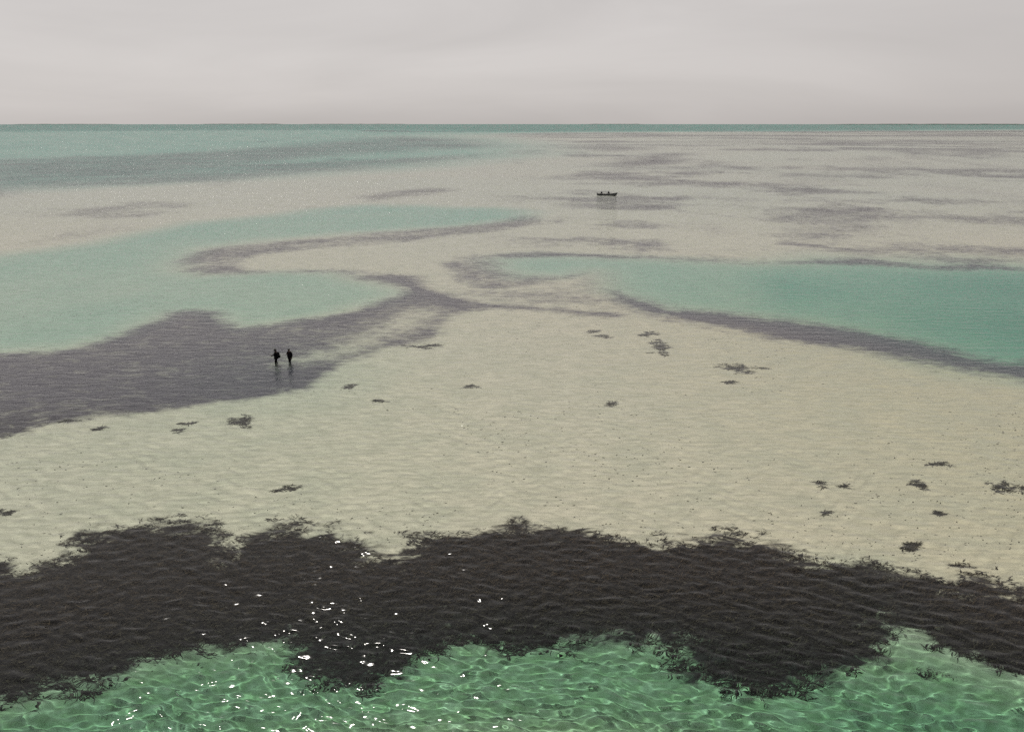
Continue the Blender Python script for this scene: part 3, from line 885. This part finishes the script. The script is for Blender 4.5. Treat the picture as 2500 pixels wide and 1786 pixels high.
# right wader: comes towards the camera and left, one elbow out, rod trailing from the other hand
x2, y2 = ground(708.5, 883.5)
z2 = bed_z(x2, y2)
rz2 = R(152)
J2 = dict(pelvis=(0, 0, .92), waist=(0, .0, 1.07), chest=(0, .01, 1.28), collar=(0, .01, 1.42), neck=(0, .03, 1.50), skull=(0, .05, 1.625), crown=(0, .045, 1.70),
          hip_l=(-.085, 0, .88), knee_l=(-.055, .06, .48), ankle_l=(-.03, .0, .09), toe_l=(-.04, .16, .035),
          hip_r=(.085, 0, .88), knee_r=(.04, .09, .50), ankle_r=(.02, -.08, .20), toe_r=(.02, .06, .13),
          sho_l=(-.20, 0, 1.40), elb_l=(-.30, -.04, 1.13), wri_l=(-.27, .08, .90),
          sho_r=(.20, 0, 1.40), elb_r=(.31, .04, 1.16), wri_r=(.17, .20, 1.26))
person((x2, y2, z2), rz2, dict(joints=J2, hem=.66, girth=1.12, hand_dir_l=(.05, .4, -.8), hand_side_l=(.3, .9, .3), hand_up_l=(-1, 0, 0), hand_dir_r=(-.8, .3, .3), look=(0, 1, -.1)),
       'person in long dark jacket wading at right, one elbow bent outwards')
m2 = Matrix.Translation((x2, y2, z2)) @ Matrix.Rotation(rz2, 4, 'Z') @ Matrix.Scale(.95, 4)
hp = m2 @ Vector((-.275, .115, .83))
fishing_rod(hp, hp + Vector((1.75, .9, .90)), 'thin dark fishing rod trailing up right behind the right wader', .10)

# ------------------------------------------------------------------ open skiff lying on the far flat
M_hull = wear(mat('dark_grey_hull_paint', (.10, .11, .105), .55, .3), 3, .45)
M_rail = wear(mat('pale_rail_paint', (.55, .54, .50), .6, .3), 8, .2)
M_in = wear(mat('grey_inner_hull', (.42, .42, .40), .7, .2), 4, .3)
M_eng = wear(mat('black_engine_cowl', (.012, .012, .014), .45, .4), 10, .3)
M_can = wear(mat('black_canvas', (.012, .012, .012), .9, .1), 14, .4, .01)
M_wht = wear(mat('white_bow_paint', (.72, .72, .70), .5, .3), 8, .1)

sx_, sy_ = ground(1461.5, 476.2)
bx_, by_ = ground(1505.5, 478.0)
LEN = 6.1
mid = Vector(((sx_ + bx_) / 2, (sy_ + by_) / 2, 0))
yaw = R(-17)
boat = empty('open_skiff', (mid.x, mid.y, 0), yaw)
tag(boat, 'small dark open skiff with upswept bow lying on the far sand flat', 'boat')
def hull_section(t, inset=0.0):
    """t 0 stern .. 1 bow -> half section from keel to rail (list of (y, z)), and x"""
    beam = .82 * (1 - .06 * (1 - t)) * (1 - max(0, (t - .45) / .55) ** 2.3) + .015
    rail = .44 + .10 * (1 - t) ** 2 + .50 * max(0, (t - .35) / .65) ** 2.0
    keel = -.15 + .22 * max(0, (t - .72) / .28) ** 2.2
    pts = []
    for k in range(9):
        u = k / 8
        yy = beam * (math.sin(u * math.pi / 2) ** .72) * (.86 + .14 * u)
        zz = keel + (rail - keel) * (u ** 2.1)
        pts.append((max(yy - inset, 0.0), zz + inset * (1 - u) * 1.3))
    return pts
NS = 26
def hull_shell(inset, t0=0.0, t1=1.0):
    bmh = bmesh.new(); rows = []
    for i in range(NS + 1):
        t = t0 + (t1 - t0) * i / NS
        sec = hull_section(t, inset)
        row = []
        for sgn, seq in ((-1, list(reversed(sec))), (1, sec[1:])):
            for yy, zz in seq:
                u = (zz + .15) / 1.1
                xo = -LEN / 2 + LEN * .93 * t + (max(0, t - .6) / .4) ** 2 * .42 * max(0, u)
                row.append(bmh.verts.new((xo, sgn * yy, zz)))
        rows.append(row)
    for A, B in zip(rows[:-1], rows[1:]):
        for k in range(len(A) - 1): bmh.faces.new((A[k], B[k], B[k + 1], A[k + 1]))
    return bmh, rows
bmh, rows = hull_shell(0.0)
rail_l = [v.co.copy() for v in [r[0] for r in rows]]; rail_r = [v.co.copy() for v in [r[-1] for r in rows]]
bm_obj('hull', bmh, M_hull, boat)
bmh, rows = hull_shell(.045, .012, .985)
bm_obj('inner_hull', bmh, M_in, boat)
bmt = bmesh.new()
sec = hull_section(0.0)
pv = [( -LEN / 2 - .012, -y_, z_) for y_, z_ in reversed(sec)] + [(-LEN / 2 - .012, y_, z_) for y_, z_ in sec[1:]]
f1 = [bmt.verts.new(p) for p in pv]; f2 = [bmt.verts.new((p[0] + .055, p[1], p[2])) for p in pv]
bmt.faces.new(f1); bmt.faces.new(list(reversed(f2)))
for k in range(len(f1)): bmt.faces.new((f1[k], f1[(k + 1) % len(f1)], f2[(k + 1) % len(f1)], f2[k]))
bm_obj('transom', bmt, M_hull, boat, smooth=False)
for rl in (rail_l, rail_r):
    bg_ = bmesh.new(); tube(bg_, [p + Vector((0, 0, .012)) for p in rl], [.032] * len(rl), 6); bm_obj('gunwale', bg_, M_rail, boat)
bs = bmesh.new(); tube(bs, [(2.42, 0, -.02), (2.62, 0, .10), (2.80, 0, .40), (3.0, 0, .90), (3.04, 0, 1.02)], [.035, .04, .04, .035, .03], 7); bm_obj('stem_post', bs, M_hull, boat)
bs = bmesh.new(); tube(bs, [(2.60, 0, .05), (2.68, 0, .16), (2.78, 0, .32)], [.055, .065, .05], 8); bm_obj('bow_plate', bs, M_wht, boat)
for xx, w_ in ((-2.35, 1.40), (-1.2, 1.46), (1.0, 1.36)):
    bs = bmesh.new(); box(bs, (xx, 0, .32), (.28, w_, .035), .008); bm_obj('thwart', bs, M_in, boat, smooth=False)
bs = bmesh.new()
fd = [bs.verts.new(p) for p in ((1.55, -.52, .60), (2.2, -.30, .76), (2.85, -.04, .95), (2.85, .04, .95), (2.2, .30, .76), (1.55, .52, .60))]
bs.faces.new(fd); ext = bmesh.ops.extrude_face_region(bs, geom=bs.faces[:]); bmesh.ops.translate(bs, vec=(0, 0, -.03), verts=[v for v in ext['geom'] if isinstance(v, bmesh.types.BMVert)])
bm_obj('foredeck', bs, M_in, boat, smooth=False)
# outboard engine on the transom, tilted
eng = empty('outboard_motor', (-3.04, 0, .34)); eng.parent = boat; eng.rotation_euler = (0, R(14), 0)
bs = bmesh.new(); box(bs, (-.14, 0, .17), (.44, .30, .30), .09); bm_obj('cowling', bs, M_eng, eng)
bs = bmesh.new(); tube(bs, [(-.14, 0, .04), (-.16, 0, -.25), (-.18, 0, -.60)], [.085, .07, .055], 8); bm_obj('drive_leg', bs, M_eng, eng)
bs = bmesh.new(); box(bs, (.0, 0, -.08), (.12, .26, .26), .02); bm_obj('clamp_bracket', bs, M_eng, eng)
bs = bmesh.new(); tube(bs, [(.05, 0, .12), (.45, .02, .22)], [.022, .018], 6); bm_obj('tiller', bs, M_eng, eng)
bs = bmesh.new()
for q in range(3):
    rot = Matrix.Rotation(q * 2 * math.pi / 3, 3, 'X')
    ellipsoid(bs, Vector((-.32, 0, -.58)) + rot @ Vector((0, 0, .09)), (.012, .05, .09), rot, 8, 6)
bm_obj('propeller', bs, M_eng, eng)

def draped(name, c, w, d, h, label, cat, lean=0.0, sharp=1.4):
    """dark covered pile, pointed towards the top, with folds"""
    bmx = bmesh.new(); rows = []
    n, k = 12, 22
    for i in range(n + 1):
        u = i / n; s = (1 - u) ** (1 / sharp) if u < 1 else 0.0
        s = max(s, .10 * (1 - .6 * u))
        row = []
        for j in range(k):
            t = 2 * math.pi * j / k
            fold = 1 + .07 * math.sin(5 * t + 3 * u) + .04 * math.sin(9 * t)
            row.append(bmx.verts.new((w / 2 * s * fold * math.cos(t) + lean * u, d / 2 * s * fold * math.sin(t), h * u)))
        rows.append(row)
    for A, B in zip(rows[:-1], rows[1:]):
        for j in range(k): bmx.faces.new((A[j], A[(j + 1) % k], B[(j + 1) % k], B[j]))
    bmx.faces.new(rows[-1]); bmx.faces.new(list(reversed(rows[0])))
    o = bm_obj(name, bmx, M_can)
    mw = Matrix.Translation(boat.location) @ Matrix.Rotation(yaw, 4, 'Z')
    o.location = mw @ Vector(c); o.rotation_euler = (0, 0, yaw)
    return tag(o, label, cat)
draped('gear_pile', (.28, 0, .10), .95, .80, 1.12, 'dark pointed pile standing amidships in the skiff', 'pile', 0, 2.0)
draped('gear_heap', (-2.05, 0, .10), 1.0, .80, 1.02, 'dark leaning heap by the stern of the skiff', 'heap', .26, 1.7)
mw = Matrix.Translation(boat.location) @ Matrix.Rotation(yaw, 4, 'Z')
pa, pb = mw @ Vector((-1.85, .05, 1.17)), mw @ Vector((.26, .05, 1.24))
pole = empty('long_pole', pa)
tag(pole, 'thin pole laid level from stern heap to midships pile', 'pole')
dv = pb - pa
bm_obj('shaft', tube(bmesh.new(), [-dv * .10, dv * .5 + Vector((0, 0, -.03)), dv * 1.03], [.018, .022, .016], 6), M_rod, pole)
bm_obj('end_cap', tube(bmesh.new(), [-dv * .13, -dv * .09], [.028, .028], 8), M_reel, pole)
